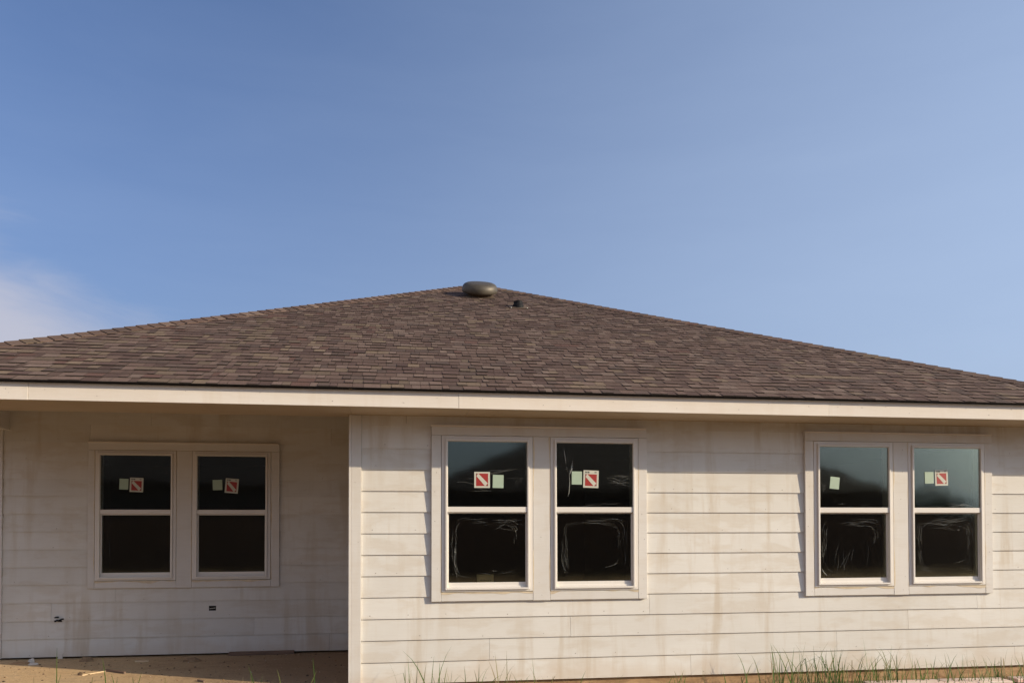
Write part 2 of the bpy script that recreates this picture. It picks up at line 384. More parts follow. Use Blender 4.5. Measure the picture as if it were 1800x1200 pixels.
# caulk smeared irregularly where casing meets frame
def caulk(x0, x1, z0, z1, y, seed):
    rr = random.Random(seed); b = MB()
    def run(p, q, nrm, wmax, dens):
        n = 26; w = []
        for i in range(n + 1):
            v = noise.noise((seed * 3.1 + i * .21, nrm[0] * 5 + p[0], nrm[1] * 5 + 1.7)); w.append(max(0, v + dens) * wmax)
        for i in range(n):
            if w[i] + w[i + 1] < .0008: continue
            A = [p[k] + (q[k] - p[k]) * i / n for k in (0, 1)]; B = [p[k] + (q[k] - p[k]) * (i + 1) / n for k in (0, 1)]
            b.quad([(A[0], y, Zr(A[1])), (B[0], y, Zr(B[1])), (B[0] + nrm[0] * (w[i + 1] + .001), y + .0006, Zr(B[1] + nrm[1] * (w[i + 1] + .001))), (A[0] + nrm[0] * (w[i] + .001), y + .0006, Zr(A[1] + nrm[1] * (w[i] + .001)))])
    run((x0, z0), (x1, z0), (0, -1), .045, .18); run((x0, z0), (x0, z1), (-1, 0), .020, .08); run((x1, z0), (x1, z1), (1, 0), .022, .10); run((x0, z1), (x1, z1), (0, 1), .006, .1)
    return tag(b.build('caulk_bead', M_CAULK, house), kind='stuff')
for i, w in enumerate(FW): caulk(w, w + WW, FB - .001, FT - .001, -.0463, i + 2)
for i, w in enumerate(PW): caulk(w, w + WW, FB - .001, FT - .001, PY - .0463, i + 12); caulk(w - .001, w + WW + .001, FB - .002, FT, PY - .0466, i + 32)

# nail heads along boards and trims
b = MB()
def nail(x, y, z, r=.0042):
    n = 6; rr = r * random.uniform(.7, 1.25)
    b.quad([(x + rr * math.cos(2 * math.pi * k / n), y, Zr(z) + rr * math.sin(2 * math.pi * k / n)) for k in range(n)])
rn = random.Random(11)
for (yy, k0, x0, x1, wins) in ((0, 0, -.3, XR, ((T0, T1), (T2, T3))), (PY, -1, -4.4, XL - .05, ((P0, P1),))):
    for k in range(12, k0, -1):
        x = x0 + rn.uniform(.05, .3)
        while x < x1:
            if rn.random() < .5 and not (k <= 8 and any(a - .02 < x < c + .02 for a, c in wins)):
                zz = C[k] + rn.uniform(.022, .04); yf = yy - .0225 + (zz - C[k]) * .062; nail(x, yf - .0008, zz)
            x += rn.choice((.4064, .4064, .36, .6, .2))
for x0, x1 in ((XL, XL + .092), (T0, FW[0]), (FW[0] + WW, FW[1]), (FW[1] + WW, T1), (T2, FW[2]), (FW[2] + WW, FW[3]), (FW[3] + WW, T3)):
    z = BT + .05
    while z < FT - .05:
        if rn.random() < .75: nail(x0 + (x1 - x0) * rn.uniform(.25, .75), -.0458, z, .0036)
        z += rn.uniform(.12, .3)
x = -4.6
while x < 7.3:
    nail(x, -.6258, rn.choice((E0 + .04, E0 + .085, E0 + .10)), .0036)
    if rn.random() < .4: nail(x + rn.uniform(-.02, .03), -.6258, E0 + rn.uniform(.03, .12), .003)
    x += rn.choice((.3, .4064, .61, .25))
tag(b.build('nail_heads', M_NAIL, house), kind='stuff')

# ------------------------------------------------------------------ porch: ceiling, beams, post
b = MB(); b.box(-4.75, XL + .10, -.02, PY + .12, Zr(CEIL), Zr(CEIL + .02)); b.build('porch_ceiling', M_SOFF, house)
b = MB(); b.box(PXL + .02, XL - .03, .0, .12, Zr(E0 + .003), Zr(CEIL - .002)); b.build('porch_beam', M_SOFF, house, bevel=.002)
b = MB(); b.box(PXL + .03, -4.355, .122, PY - .012, Zr(1.055), Zr(CEIL - .002)); b.build('porch_beam', M_TRIM, house, bevel=.002)
b = MB(); b.box(-4.53, -4.39, -.02, .12, Zr(-1.558), Zr(E0)); b.box(-4.55, -4.37, -.04, .14, Zr(-1.558), Zr(-1.42)); b.build('porch_post', M_TRIM, house, bevel=.003)

# ------------------------------------------------------------------ windows
frame = MB()
def ring(b, x0, x1, z0, z1, wl, wr, wt, wb, y0, y1, mi=0):
    b.box(x0, x0 + wl, y0, y1, z0, z1, mi); b.box(x1 - wr, x1, y0, y1, z0, z1, mi)
    b.box(x0 + wl, x1 - wr, y0, y1, z1 - wt, z1, mi); b.box(x0 + wl, x1 - wr, y0, y1, z0, z0 + wb, mi)
ring(frame, .003, WW - .003, .003, WH - .003, .036, .036, .030, .020, -.047, .09)        # outer flange
ring(frame, .039, WW - .039, .023, WH - .033, .020, .018, .022, .018, -.066, .06)         # raised inner lip
M_MID = .770                                                                               # bottom of the meeting rail
upper = MB(); ring(upper, .059, WW - .057, M_MID, WH - .055, .004, .004, .004, .052, -.056, -.030)
lower = MB(); ring(lower, .059, WW - .057, .041, M_MID, .014, .014, .012, .050, -.026, -.008)
lower.box(.059, WW - .057, -.034, -.006, .041, .058)                                       # sill lift rail
me_f = frame.mesh('frame', M_VINYL); me_u = upper.mesh('sash', M_VINYL); me_l = lower.mesh('sash', M_VINYL)
def pane(x0, x1, z0, z1, y):
    b = MB(); b.box(x0, x1, y - .002, y + .002, z0, z1); return b.mesh('glass_pane', M_GLASS)
GU, GL = -.046, -.018
me_pu = pane(.064, WW - .062, M_MID + .052, WH - .059, GU); me_pl = pane(.074, WW - .072, .091, M_MID - .012, GL)
def child(name, me, parent, loc=(0, 0, 0), bev=0):
    o = bpy.data.objects.new(name, me); col.objects.link(o); o.parent = parent; o.location = loc
    if bev: m_ = o.modifiers.new('bevel', 'BEVEL'); m_.width = bev; m_.segments = 2; m_.limit_method = 'ANGLE'
    return o
def sticker_red(w, x0, x1, z0, z1, tilt, text):
    """paper label, red field with a white diagonal bar cut square at its ends"""
    b = MB(); W_, H_ = (x1 - x0), (z1 - z0); hd = .22 * H_ if text else .10 * H_; e = .12 * W_
    b.box(0, W_, -.0006, .0006, 0, H_, 0)
    b.box(e, W_ - e, -.0014, -.0007, e, H_ - hd, 1)
    L0, B0, R0, T0_ = e, e, W_ - e, H_ - hd; t = .125 * W_; y = -.0021
    b.quad([(L0 + .02 * W_, y, T0_ - 1.5 * t), (L0 + .08 * W_ + t * .3, y, T0_ + .002), (L0 + 1.4 * t, y, T0_ - .006), (R0 - .02 * W_, y, B0 + 1.35 * t), (R0 - 1.5 * t, y, B0 - .002), (L0 + .9 * t, y, T0_ - 2.2 * t), ], 0)
    b.quad([(L0, y, T0_), (L0, y, T0_ - t * .8), (L0 + t * .45, y, T0_)], 2); b.quad([(R0, y, B0), (R0, y, B0 + t * .7), (R0 - t * .8, y, B0)], 2)
    if text:
        for i, ww in enumerate((.05, .035, .06, .04)): b.box(e + i * .075 * W_, e + i * .075 * W_ + ww * W_, -.0014, -.0007, H_ - hd * .72, H_ - hd * .30, 2)
        b.box(W_ * .72, W_ * .86, -.0014, -.0007, H_ - hd * .6, H_ - hd * .4, 2)
    o = b.build('warning_label', [M_PAPER, M_RED, M_INK], w); o['label'] = "white bordered red label with white diagonal bar"
    o.location = (x0, GU - .0032, z0); o.rotation_euler.y = tilt; return o
def sticker_green(w, x0, x1, z0, z1, tilt):
    b = MB(); b.box(0, x1 - x0, -.0006, .0006, 0, z1 - z0, 0); b.box(.008, (x1 - x0) * .8, -.0011, -.0007, .012, .018, 1)
    o = b.build('paper_label', [M_GREEN, M_GREEN], w); o['label'] = "plain pale green paper label"; o.location = (x0, GU - .0032, z0); o.rotation_euler.y = tilt
def film(w, style, seed):
    """creases of the clear protective film still stuck on the panes"""
    rr = random.Random(seed); b = MB()
    def crease(pts, r): b.tube(pts, lambda t: r * (.25 + math.sin(math.pi * min(1, max(0, t))) * rr.uniform(.6, 1.0)))
    def border(x0, x1, z0, z1, y, cnt, sides, inset):
        cx, cz = (x0 + x1) / 2, (z0 + z1) / 2; hx, hz = (x1 - x0) / 2, (z1 - z0) / 2
        for _ in range(int(cnt * .75)):
            s = rr.choice(sides); a0 = s + rr.uniform(-.35, .2); a1 = a0 + rr.choice((-1, 1)) * rr.uniform(.15, .7); k = inset * rr.uniform(.55, 1.5); ph = rr.uniform(0, 9)
            pts = []
            for i in range(18):
                a = a0 + (a1 - a0) * i / 17; c_, s_ = math.cos(a), math.sin(a); p_ = 5
                q = (abs(c_) ** p_ + abs(s_) ** p_) ** (-1 / p_)
                wob = .012 * noise.noise((a * 3, ph, 0)) + .004 * noise.noise((a * 14, ph, 3))
                pts.append((cx + c_ * q * (hx - k) + wob, y, cz + s_ * q * (hz - k) + wob))
            crease(pts, rr.uniform(.0003, .0007))
    def lines(x0, x1, z0, z1, y, cnt, ang, ln, r=(.0003, .0008)):
        for _ in range(cnt):
            x, z = rr.uniform(x0, x1), rr.uniform(z0, z1); a = ang + rr.uniform(-.35, .35); l_ = ln * rr.uniform(.4, 1.2); ph = rr.uniform(0, 9); k = rr.uniform(-1.2, 1.2)
            pts = []
            for i in range(9):
                t = i / 8 * l_; aa = a + k * t
                pts.append((x + t * math.cos(aa) + .004 * noise.noise((t * 18, ph, 1)), y, z + t * math.sin(aa) + .005 * noise.noise((t * 18, ph, 7))))
            if all(x0 - .04 < p[0] < x1 + .04 and z0 - .03 < p[2] < z1 + .03 for p in pts): crease(pts, rr.uniform(*r))
    def glints(x0, x1, z0, z1, y, cnt, ang, s=.006):
        for _ in range(cnt):
            x, z = rr.uniform(x0, x1), rr.uniform(z0, z1); a = ang + rr.uniform(-.5, .5); l_ = s * rr.uniform(.6, 2.2); h = s * .28
            dx, dz = math.cos(a) * l_, math.sin(a) * l_; nx = rr.uniform(.1, .6)
            b.quad([(x, y, z), (x + dx, y - .001, z + dz), (x + dx - math.sin(a) * h, y - .0015 - nx * h, z + dz + math.cos(a) * h), (x - math.sin(a) * h, y - nx * h * .6, z + math.cos(a) * h)])
    yu, yl = GU - .0036, GL - .0036; PI = math.pi
    UX = (.07, WW - .07, .83, WH - .065); LX = (.08, WW - .08, .10, .75)
    if style == 'dim': lines(.55, .80, 1.20, 1.40, yu, 26, 1.2, .05); glints(.55, .8, 1.2, 1.42, yu, 9, 1.1); lines(.6, .72, .92, 1.05, yu, 5, 1.5, .06); border(*LX, yl, 7, (PI * .75, PI), .08); glints(.52, .56, .25, .30, yl, 3, 1.2, .01)
    if style == 'dim2': border(*UX, yu, 3, (.5, 2.6), .1); border(*LX, yl, 6, (PI, .6), .1); lines(.7, .78, 1.3, 1.38, yu, 4, 1.2, .04)
    if style == 'a':
        lines(.38, .80, 1.08, 1.22, yu, 16, .25, .28); lines(.12, .5, .95, 1.1, yu, 7, .1, .25); lines(.6, .82, 1.0, 1.2, yu, 6, 1.2, .12)
        border(*LX, yl, 22, (PI, PI * .82, PI * 1.2), .045); border(*LX, yl, 18, (1.0, 1.7, 2.2), .07); border(*LX, yl, 8, (0, .6, 5), .08); lines(.5, .8, .60, .70, yl, 10, .1, .2); glints(.12, .2, .1, .2, yl, 6, 2.2)
    if style == 'b':
        lines(.09, .22, 1.0, 1.40, yu, 16, 1.5, .12); lines(.55, .82, 1.02, 1.15, yu, 14, -.1, .22); lines(.3, .6, 1.25, 1.42, yu, 6, .4, .2); lines(.25, .8, .83, .87, yu, 8, 0, .25)
        border(*LX, yl, 26, (PI, 2.7, 3.5), .07); border(*LX, yl, 22, (1.3, 1.9, .8), .07); border(*LX, yl, 12, (0, .5, 5.9), .09); glints(.13, .17, .12, .30, yl, 10, 1.5)
        for pts, r in (([(.135, 1.39), (.142, 1.34), (.150, 1.29), (.155, 1.25)], .0042), ([(.222, 1.275), (.214, 1.20), (.198, 1.16), (.190, 1.14)], .0052), ([(.190, 1.14), (.194, 1.05), (.186, .96), (.175, .93)], .003)):
            b.tube([(x, yu - .002, z) for x, z in pts], lambda t, r=r: r * (.35 + math.sin(PI * t)))
    if style == 'c':
        lines(.07, .13, .86, 1.1, yu, 8, 1.8, .10); lines(.3, .8, .85, 1.3, yu, 8, 1.5, .06); lines(.2, .8, .83, .88, yu, 4, 0, .2); glints(.2, .8, .85, 1.3, yu, 7, 1)
        border(*LX, yl, 22, (PI, 3.6, 2.7), .05); border(*LX, yl, 26, (1.2, 1.7, .9), .08); border(*LX, yl, 7, (0, .4), .09); lines(.2, .7, .12, .45, yl, 10, 1.5, .22); glints(.12, .5, .10, .13, yl, 8, .3); glints(.50, .60, .62, .67, yl, 9, .5)
        b.tube([(.095, yl - .001, .19), (.12, yl - .001, .15), (.155, yl - .001, .115)], lambda t: .003 * (.3 + math.sin(PI * t)))
    if style == 'd':
        lines(.5, .80, 1.02, 1.10, yu, 12, -.45, .22, (.0008, .002)); lines(.2, .8, .83, .87, yu, 14, .05, .25, (.0006, .0015)); lines(.15, .55, .97, 1.02, yu, 5, .15, .3)
        glints(.46, .56, 1.135, 1.145, yu, 7, .1, .012); glints(.66, .82, 1.04, 1.09, yu, 12, -.5, .012); glints(.56, .8, .98, 1.06, yu, 14, -.4, .010); glints(.6, .8, .84, .87, yu, 12, -.3, .010); glints(.1, .6, .83, .85, yu, 8, 0); glints(.1, .6, 1.1, 1.35, yu, 5, 1.2)
        border(*LX, yl, 26, (PI, 3.7, 2.7), .06); border(*LX, yl, 30, (1.2, 1.9, .8), .08); border(*LX, yl, 14, (0, .5, 5.8), .10); lines(.12, .7, .60, .70, yl, 18, -.08, .3); glints(.12, .16, .1, .25, yl, 9, 1.8); glints(.70, .75, .1, .35, yl, 12, 1.6); glints(.58, .66, .57, .60, yl, 4, -.6, .012)
    return tag(b.build('film_creases', M_FILM, w), kind='stuff')
def window(wx, y, lab, style, seed, red=None, green=None):
    w = child('window', me_f, house, (wx, y, Zr(FB)), .0025); w['label'] = lab
    child('sash', me_u, w, bev=.002); child('sash', me_l, w, bev=.002); child('glass_pane', me_pu, w); child('glass_pane', me_pl, w)
    if red: sticker_red(w, red[0] - wx, red[1] - wx, red[2] - FB, red[3] - FB, red[4], red[5])
    if green: sticker_green(w, green[0] - wx, green[1] - wx, green[2] - FB, green[3] - FB, green[4])
    film(w, style, seed)
window(PW[0], PY, "left porch window with faded labels", 'dim', 21, (-3.053, -2.905, .354, .520, .03, True), (-3.166, -3.068, .382, .507, .03))
window(PW[1], PY, "right porch window with tilted red label", 'dim2', 22, (-1.995, -1.845, .350, .522, .08, True), (-2.127, -2.019, .378, .498, -.03))
window(FW[0], 0, "window with square red label left of the pale one", 'a', 23, (.754, .907, .331, .486, 0, False), (.933, 1.039, .332, .459, .02))
window(FW[1], 0, "window with torn white film beside its labels", 'b', 24, (1.833, 1.987, .340, .512, .03, True), (1.718, 1.821, .370, .499, .01))
window(FW[2], 0, "window with only a pale green label", 'c', 25, None, (4.450, 4.553, .346, .470, .10))
window(FW[3], 0, "window with rounded red label and glinting film", 'd', 26, (5.654, 5.803, .380, .548, -.03, True), (5.535, 5.637, .402, .526, -.03))

# ------------------------------------------------------------------ soffit and fascia
YE = -.672; XE0, XE1 = -4.8546, 7.5748; KP = .4534; SE = 1.1698
SOF = E0 + .0035
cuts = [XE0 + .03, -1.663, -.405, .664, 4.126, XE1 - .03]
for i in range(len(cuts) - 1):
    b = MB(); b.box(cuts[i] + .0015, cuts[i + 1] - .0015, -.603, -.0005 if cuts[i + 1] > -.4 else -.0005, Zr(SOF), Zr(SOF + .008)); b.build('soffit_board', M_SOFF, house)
cuts = [XE0 + .03, -3.005, .558, 4.111, XE1 - .03]
for i in range(len(cuts) - 1):
    dy = (0, .0015, 0, .002)[i]
    b = MB(); b.box(cuts[i] + .001, cuts[i + 1] - .001, -.625 + dy, -.6055, Zr(E0 - .003 + dy * .5), Zr(SE - .012)); b.build('fascia_board', M_FASC, house, bevel=.0015)
b = MB()
for x in (XE0 + .012, XE1 - .03): b.box(x, x + .018, -.6, 11.8, Zr(E0), Zr(SE - .012))
b.box(XE0 + .03, XE1 - .03, 11.78, 11.8, Zr(E0), Zr(SE - .012)); b.build('fascia_board', M_FASC, house)
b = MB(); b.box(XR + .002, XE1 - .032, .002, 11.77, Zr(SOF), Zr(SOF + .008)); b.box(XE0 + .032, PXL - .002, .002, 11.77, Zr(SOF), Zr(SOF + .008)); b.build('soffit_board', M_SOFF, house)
b = MB(); b.box(XE0 + .02, XE1 - .02, -.640, -.6275, Zr(SE - .016), Zr(SE - .0115)); b.build('drip_edge', M_METAL, house)

# unseen slab on posts, added past the right corner to lengthen the eave shadow
b = MB(); b.box(XE1 - .026, 9.4, -.625, 2.6, Zr(E0), Zr(SE - .012)); b.build('eave_shadow_blocker', M_FASC, house)
b = MB(); b.box(XE1 + .02, 9.45, -.66, 2.65, Zr(SE - .010), Zr(SE + .012), 0, (.1, .075, .06)); b.build('eave_shadow_blocker_roof', M_SHING, house)
b = MB()
for y in (-.5, 2.4): b.box(9.2, 9.34, y, y + .14, 0, Zr(E0) - .002)
b.build('shadow_blocker_post', M_TRIM, house)

# ------------------------------------------------------------------ roof
cs = 1 / math.sqrt(1 + KP * KP); sn = KP * cs
HALF = (XE1 - XE0) / 2; XM = (XE0 + XE1) / 2; APY = YE + HALF; APZ = SE + HALF * KP; BY = 11.8
BAPY = BY - HALF if BY - HALF > APY else APY + .01
b = MB(); dz = -.010
A = (XE0, YE, Zr(SE + dz)); B = (XE1, YE, Zr(SE + dz)); Cc = (XE1, BY, Zr(SE + dz)); D = (XE0, BY, Zr(SE + dz)); P = (XM, APY, Zr(APZ + dz)); Q = (XM, BAPY, Zr(APZ + dz))
tn = (.06, .045, .04)
b.quad([A, B, P], 0, tn); b.quad([B, Cc, Q, P], 0, tn); b.quad([Cc, D, Q], 0, tn); b.quad([D, A, P, Q], 0, tn)
roof = b.build('roof', M_SHING, house)
TONES = [((.118, .082, .067), 5), ((.135, .096, .079), 5), ((.160, .119, .099), 3.5), ((.180, .138, .115), 1.2), ((.096, .065, .055), 3), ((.105, .078, .066), 2.5)]
TANS = [((.178, .138, .100), 2), ((.150, .116, .086), 2), ((.122, .074, .060), .8), ((.165, .120, .100), 1.5), ((.108, .073, .062), 2)]
def tone(r, warm=.1):
    T_ = TANS if r.random() < warm else TONES
    t = r.choices([t for t, _ in T_], [w for _, w in T_])[0]; k = r.uniform(.90, 1.11); return (t[0] * k * .96, t[1] * k * .87, t[2] * k * .81)
EXP = .1345; SL = HALF / cs
def on(x, s, h): return (x, YE + s * cs - h * sn, Zr(SE + s * sn) + h * cs)
rs = random.Random(5); camp = Vector((0, -7.6277, ZO)); tabs = []
nrow = int(SL / EXP) + 1
for k in range(nrow):
    s0 = k * EXP - (.006 if k == 0 else 0); s1 = min(SL, (k + 1) * EXP + .008)
    x = XE0 - rs.uniform(0, .3); prev = 0; tprev = tone(rs)
    while x < XE1:
        raised = rs.random() < .55 if prev == 0 else rs.random() < .35
        w = rs.choice((.06, .075, .09, .105, .12, .15)) * rs.uniform(.9, 1.1)
        th = (.0115 if raised else .0055) * rs.uniform(.9, 1.1); prev = int(raised)
        x0, x1 = x + .0015, x + w - .0015; x += w
        lim0a, lim0b = XE0 + s0 * cs, XE1 - s0 * cs; lim1a, lim1b = XE0 + s1 * cs, XE1 - s1 * cs
        a0, c0 = max(x0, lim0a), min(x1, lim0b); a1, c1 = max(x0, lim1a), min(x1, lim1b)
        if c0 - a0 < .01: continue
        if c1 < a1: a1 = c1 = (a1 + c1) / 2
        tp = tone(rs, .10 + .5 * max(0, min(1, (1.2 - x) / 5 + .3 * noise.noise((x * .7, s0 * .7, 2))))); t_ = tp if rs.random() < .85 else tprev; tprev = t_
        if not raised: t_ = tuple(v * .90 for v in t_)
        dd = (Vector(on((a0 + c0) / 2, s0, 0)) - camp); tabs.append(((c0 - a0) * EXP * abs(dd.normalized().dot(Vector((0, -sn, cs)))) / dd.length_squared, a0, c0, a1, c1, s0, s1, th, t_))
tabs.sort(key=lambda t: -t[0])
def tab_geo(b, t, ox=0, oy=0, oz=0):
    _, a0, c0, a1, c1, s0, s1, th, tn_ = t; o = lambda p: (p[0] - ox, p[1] - oy, p[2] - oz)
    b.hexa([o(on(a0, s0, -.003)), o(on(c0, s0, -.003)), o(on(c1, s1, -.004)), o(on(a1, s1, -.004)), o(on(a0, s0, th)), o(on(c0, s0, th)), o(on(c1, s1, .0012)), o(on(a1, s1, .0012))], 0, tn_)
    for q_ in (-1, -3, -4): b.t[q_] = (.030, .024, .021)          # cut asphalt edges are black
for t in tabs[:300]:
    b = MB(); q = on(t[1], t[5], 0); tab_geo(b, t, *q); b.build('shingle', M_SHING, roof, q)
b = MB()
for t in tabs[300:]: tab_geo(b, t)
tag(b.build('shingle_field', M_SHING, roof), kind='stuff')
# hip caps: short folded pieces lapped up each hip
for sgn, X0 in ((1, XE0), (-1, XE1)):
    hd = Vector((sgn, 1, KP)); Lh = hd.length * HALF; hd.normalize()
    nf = Vector((0, -sn, cs)); ns = Vector((-sgn * sn, 0, cs))
    wf = nf.cross(hd); wf = wf if wf.x * sgn > 0 else -wf; ws = ns.cross(hd); ws = ws if ws.y > 0 else -ws
    base = Vector((X0, YE, Zr(SE))); k = 0; t = -.02
    while t < Lh - .02:
        t1 = min(t + .150, Lh); tn_ = tone(rs); tn_ = tuple(v * .88 for v in tn_); b = MB(); up = (nf + ns).normalized()
        ring_ = []
        for tt, h in ((t, .020), (t1, .011)):
            c_ = base + hd * tt; wd = .125 + rs.uniform(-.004, .004)
            ring_.append([c_ + wf * wd + nf * (h - .004), c_ + wf * .03 + nf * (h + .004), c_ + up * (h + .012), c_ + ws * .03 + ns * (h + .004), c_ + ws * wd + ns * (h - .004)])
        org = ring_[0][2]
        for i in range(4):
            q = [ring_[0][i], ring_[0][i + 1], ring_[1][i + 1], ring_[1][i]]
            dn = up * .007; b.hexa([tuple(p - dn - org) for p in q] + [tuple(p - org) for p in q], 0, tn_)
        b.build('hip_shingle', M_SHING, roof, tuple(org)); t += .1345; k += 1

# turtle vent lying on the slope just below the peak
def on_slope(x, y): return Vector((x, y, Zr(SE + (y - YE) * KP)))
M_TILT = Matrix.Rotation(math.atan(KP), 4, 'X')
b = MB(); b.lathe([(.0, .204), (.14, .203), (.20, .198), (.238, .182), (.262, .154), (.273, .120), (.275, .088), (.271, .066), (.262, .056), (.245, .051), (.225, .070)][:], 40)
vent = b.build('roof_vent', M_VENT, house, smooth=True); vent['label'] = "round bronze roof vent hood near the peak"; vent.matrix_local = Matrix.Translation(on_slope(1.285, 4.47)) @ M_TILT
b = MB(); b.lathe([(.19, .10), (.19, .012)], 28); b.box(-.22, .22, -.22, .22, .009, .013); b.build('vent_base', M_CLOD, vent)
# plumbing vent pipe with flashing boot
pv = empty('vent_pipe'); pv.parent = house; pv.matrix_local = Matrix.Translation(on_slope(1.755, 3.60))
b = MB(); b.lathe([(.066, -.06), (.066, .088), (.055, .088), (.055, -.05)], 20); b.build('pipe', M_BLACK, pv, smooth=False)
b = MB(); b.lathe([(.080, -.03), (.080, .030), (.069, .046), (.066, .046)], 20); b.build('boot_collar', M_BLACK, pv)
b = MB(); b.box(-.135, .135, -.13, .16, .010, .0135); o = b.build('boot_flashing', M_CLOD, pv); o.matrix_local = M_TILT
b = MB()
for x in (-.115, .118): b.lathe([(.0, .020), (.009, .018), (.012, .013)], 8, x, -.105)
o = b.build('sealant_dabs', M_PAPER, pv); o.matrix_local = M_TILT

# ------------------------------------------------------------------ rough-ins on the porch wall
def zon(k): return Zr(k)
b = MB(); y = PY - .0148
b.box(-2.168, -2.091, y - .003, y + .004, zon(-1.038), zon(-.983), 0); b.quad([(-2.166, y - .005, zon(-1.020)), (-2.096, y - .005, zon(-1.012)), (-2.096, y - .005, zon(-1.003)), (-2.166, y - .005, zon(-1.011))], 1)
b.box(-2.170, -2.164, y - .006, y, zon(-1.040), zon(-.981), 0); b.build('outlet_box', [M_BLACK, M_METAL], house)
b = MB(); b.tube([(-3.79, y, zon(-1.128)), (-3.80, y - .03, zon(-1.125)), (-3.82, y - .045, zon(-1.118)), (-3.845, y - .05, zon(-1.128))], .011, 8, 0)
b.tube([(-3.765, y, zon(-1.108)), (-3.778, y - .03, zon(-1.105)), (-3.80, y - .04, zon(-1.117))], .008, 8, 0)
b.tube([(-3.862, y, zon(-1.092)), (-3.84, y - .02, zon(-1.085)), (-3.81, y - .025, zon(-1.083))], .008, 6, 0); b.build('cable_stub', [M_BLACK], house)
b = MB(); b.hexa([(-3.825, PY - .03, Zr(-1.559)), (-3.775, PY - .03, Zr(-1.559)), (-3.775, PY - .005, Zr(-1.559)), (-3.825, PY - .005, Zr(-1.559)), (-3.80, PY - .025, Zr(-1.50)), (-3.775, PY - .025, Zr(-1.495)), (-3.775, PY - .005, Zr(-1.495)), (-3.80, PY - .005, Zr(-1.50))]); b.build('mortar_drip', M_MORTAR, house)

# ------------------------------------------------------------------ cardboard leaning on the inside sill
cb = empty('cardboard_sheet', (.787, .001, Zr(FB) + .04)); tag(cb, "small brown cardboard piece standing on the sill inside the first front window", "cardboard")
b = MB(); b.box(.0, .162, .0, .006, -.045, .125, 0); b.box(.0, .012, .006, .05, -.045, .125, 0); b.build('panel', M_CARD, cb)
b = MB()
for i, (a, c) in enumerate(((.028, .046), (.052, .060), (.064, .080), (.084, .096), (.100, .118), (.122, .140))): b.box(a, c, -.0012, -.0003, .066, .073, 0)
b.build('printed_line', M_INK, cb)

# ------------------------------------------------------------------ things lying on the porch slab
ZS = Zr(-1.56)
def lump(name, label, cat, x, y, z, sx, sy, sz, m, seed, group=None, n=10):
    rr = random.Random(seed); b = MB(); prof = []
    i0 = 0; rings = 5
    for j in range(rings + 1):
        f = j / rings; r = math.cos(f * math.pi / 2) ** .7; h = math.sin(f * math.pi / 2)
        for k in range(n):
            a = 2 * math.pi * k / n; q = 1 + .35 * noise.noise((math.cos(a) * 1.7 + seed, math.sin(a) * 1.7, f * 2))
            b.v.append((sx * r * q * math.cos(a), sy * r * q * math.sin(a), sz * h * (1 + .4 * noise.noise((seed, a, f * 3)))))
    for j in range(rings):
        for k in range(n): b.f.append((j * n + k, j * n + (k + 1) % n, (j + 1) * n + (k + 1) % n, (j + 1) * n + k)); b.m.append(0); b.t.append(None)
    o = b.build(name, m, None, (x, y, z - .001)); return tag(o, label, cat, group)
def stick(name, label, cat, p, q, w, h, m, z, group=None):
    p, q = Vector(p), Vector(q); L_ = (q - p).length; a = math.atan2(q.y - p.y, q.x - p.x); b = MB()
    ns = 6
    for i in range(ns):
        u0, u1 = L_ * i / ns, L_ * (i + 1) / ns; f0 = .004 * noise.noise((u0 * 4, p.x, 0)); f1 = .004 * noise.noise((u1 * 4, p.x, 0))
        b.hexa([(u0, -w / 2 + f0, 0), (u1, -w / 2 + f1, 0), (u1, w / 2 + f1, 0), (u0, w / 2 + f0, 0), (u0, -w / 2 + f0, h), (u1, -w / 2 + f1, h), (u1, w / 2 + f1, h), (u0, w / 2 + f0, h)])
    o = b.build(name, m, None, (p.x, p.y, z + .0005)); o.rotation_euler.z = a; return tag(o, label, cat, group)
stick('lumber_board', "dark weathered board lying against the foot of the porch wall", "board", (-1.93, 2.03), (-1.19, 2.05), .085, .036, M_OLDW, ZS)
stick('wood_lath', "thin pale wood lath in the sunlit strip of the porch slab", "lath", (-3.16, .98), (-2.99, 1.20), .014, .008, M_LATH, ZS)
stick('broken_stick', "dark broken stick across the shadow edge beside the pale lath", "stick", (-3.00, 1.20), (-2.76, 1.02), .022, .02, M_OLDW, ZS)
stick('wood_shim', "short pale flat shim lying in the porch shade", "shim", (-2.88, 1.73), (-2.74, 1.75), .05, .012, M_LATH, ZS)
stick('short_stick', "short dark stick at the shadow edge in the middle of the porch slab", "stick", (-1.92, .52), (-1.84, .44), .02, .015, M_OLDW, ZS)
lump('mortar_chunk', "largest pale mortar chunk by the left end of the porch slab", "mortar chunk", -4.02, 1.88, ZS, .035, .03, .040, M_MORTAR, 2)
lump('mortar_chunk', "low whitish mortar crumb in front of the larger chunk", "mortar chunk", -3.93, 1.72, ZS, .05, .03, .022, M_MORTAR, 4)
lump('clay_clod', "reddish clay clod behind the pale mortar chunk", "clod", -4.10, 1.80, ZS, .10, .06, .022, M_FOUND, 5)
lump('soil_clod', "small dark pointed clod in sunlight on the slab", "clod", -3.19, 1.02, ZS, .028, .022, .028, M_CLOD, 6)
lump('paving_offcut', "grey block offcut beside the mortar drip at the wall", "block", -3.44, 1.86, ZS, .075, .05, .05, M_SLAB, 7, n=5)
lump('crumpled_rag', "crumpled grey brown rag in the shade left of the dark board", "rag", -2.26, 1.68, ZS, .10, .07, .04, M_SLAB, 8, n=12)
rg = random.Random(9)
b = MB()
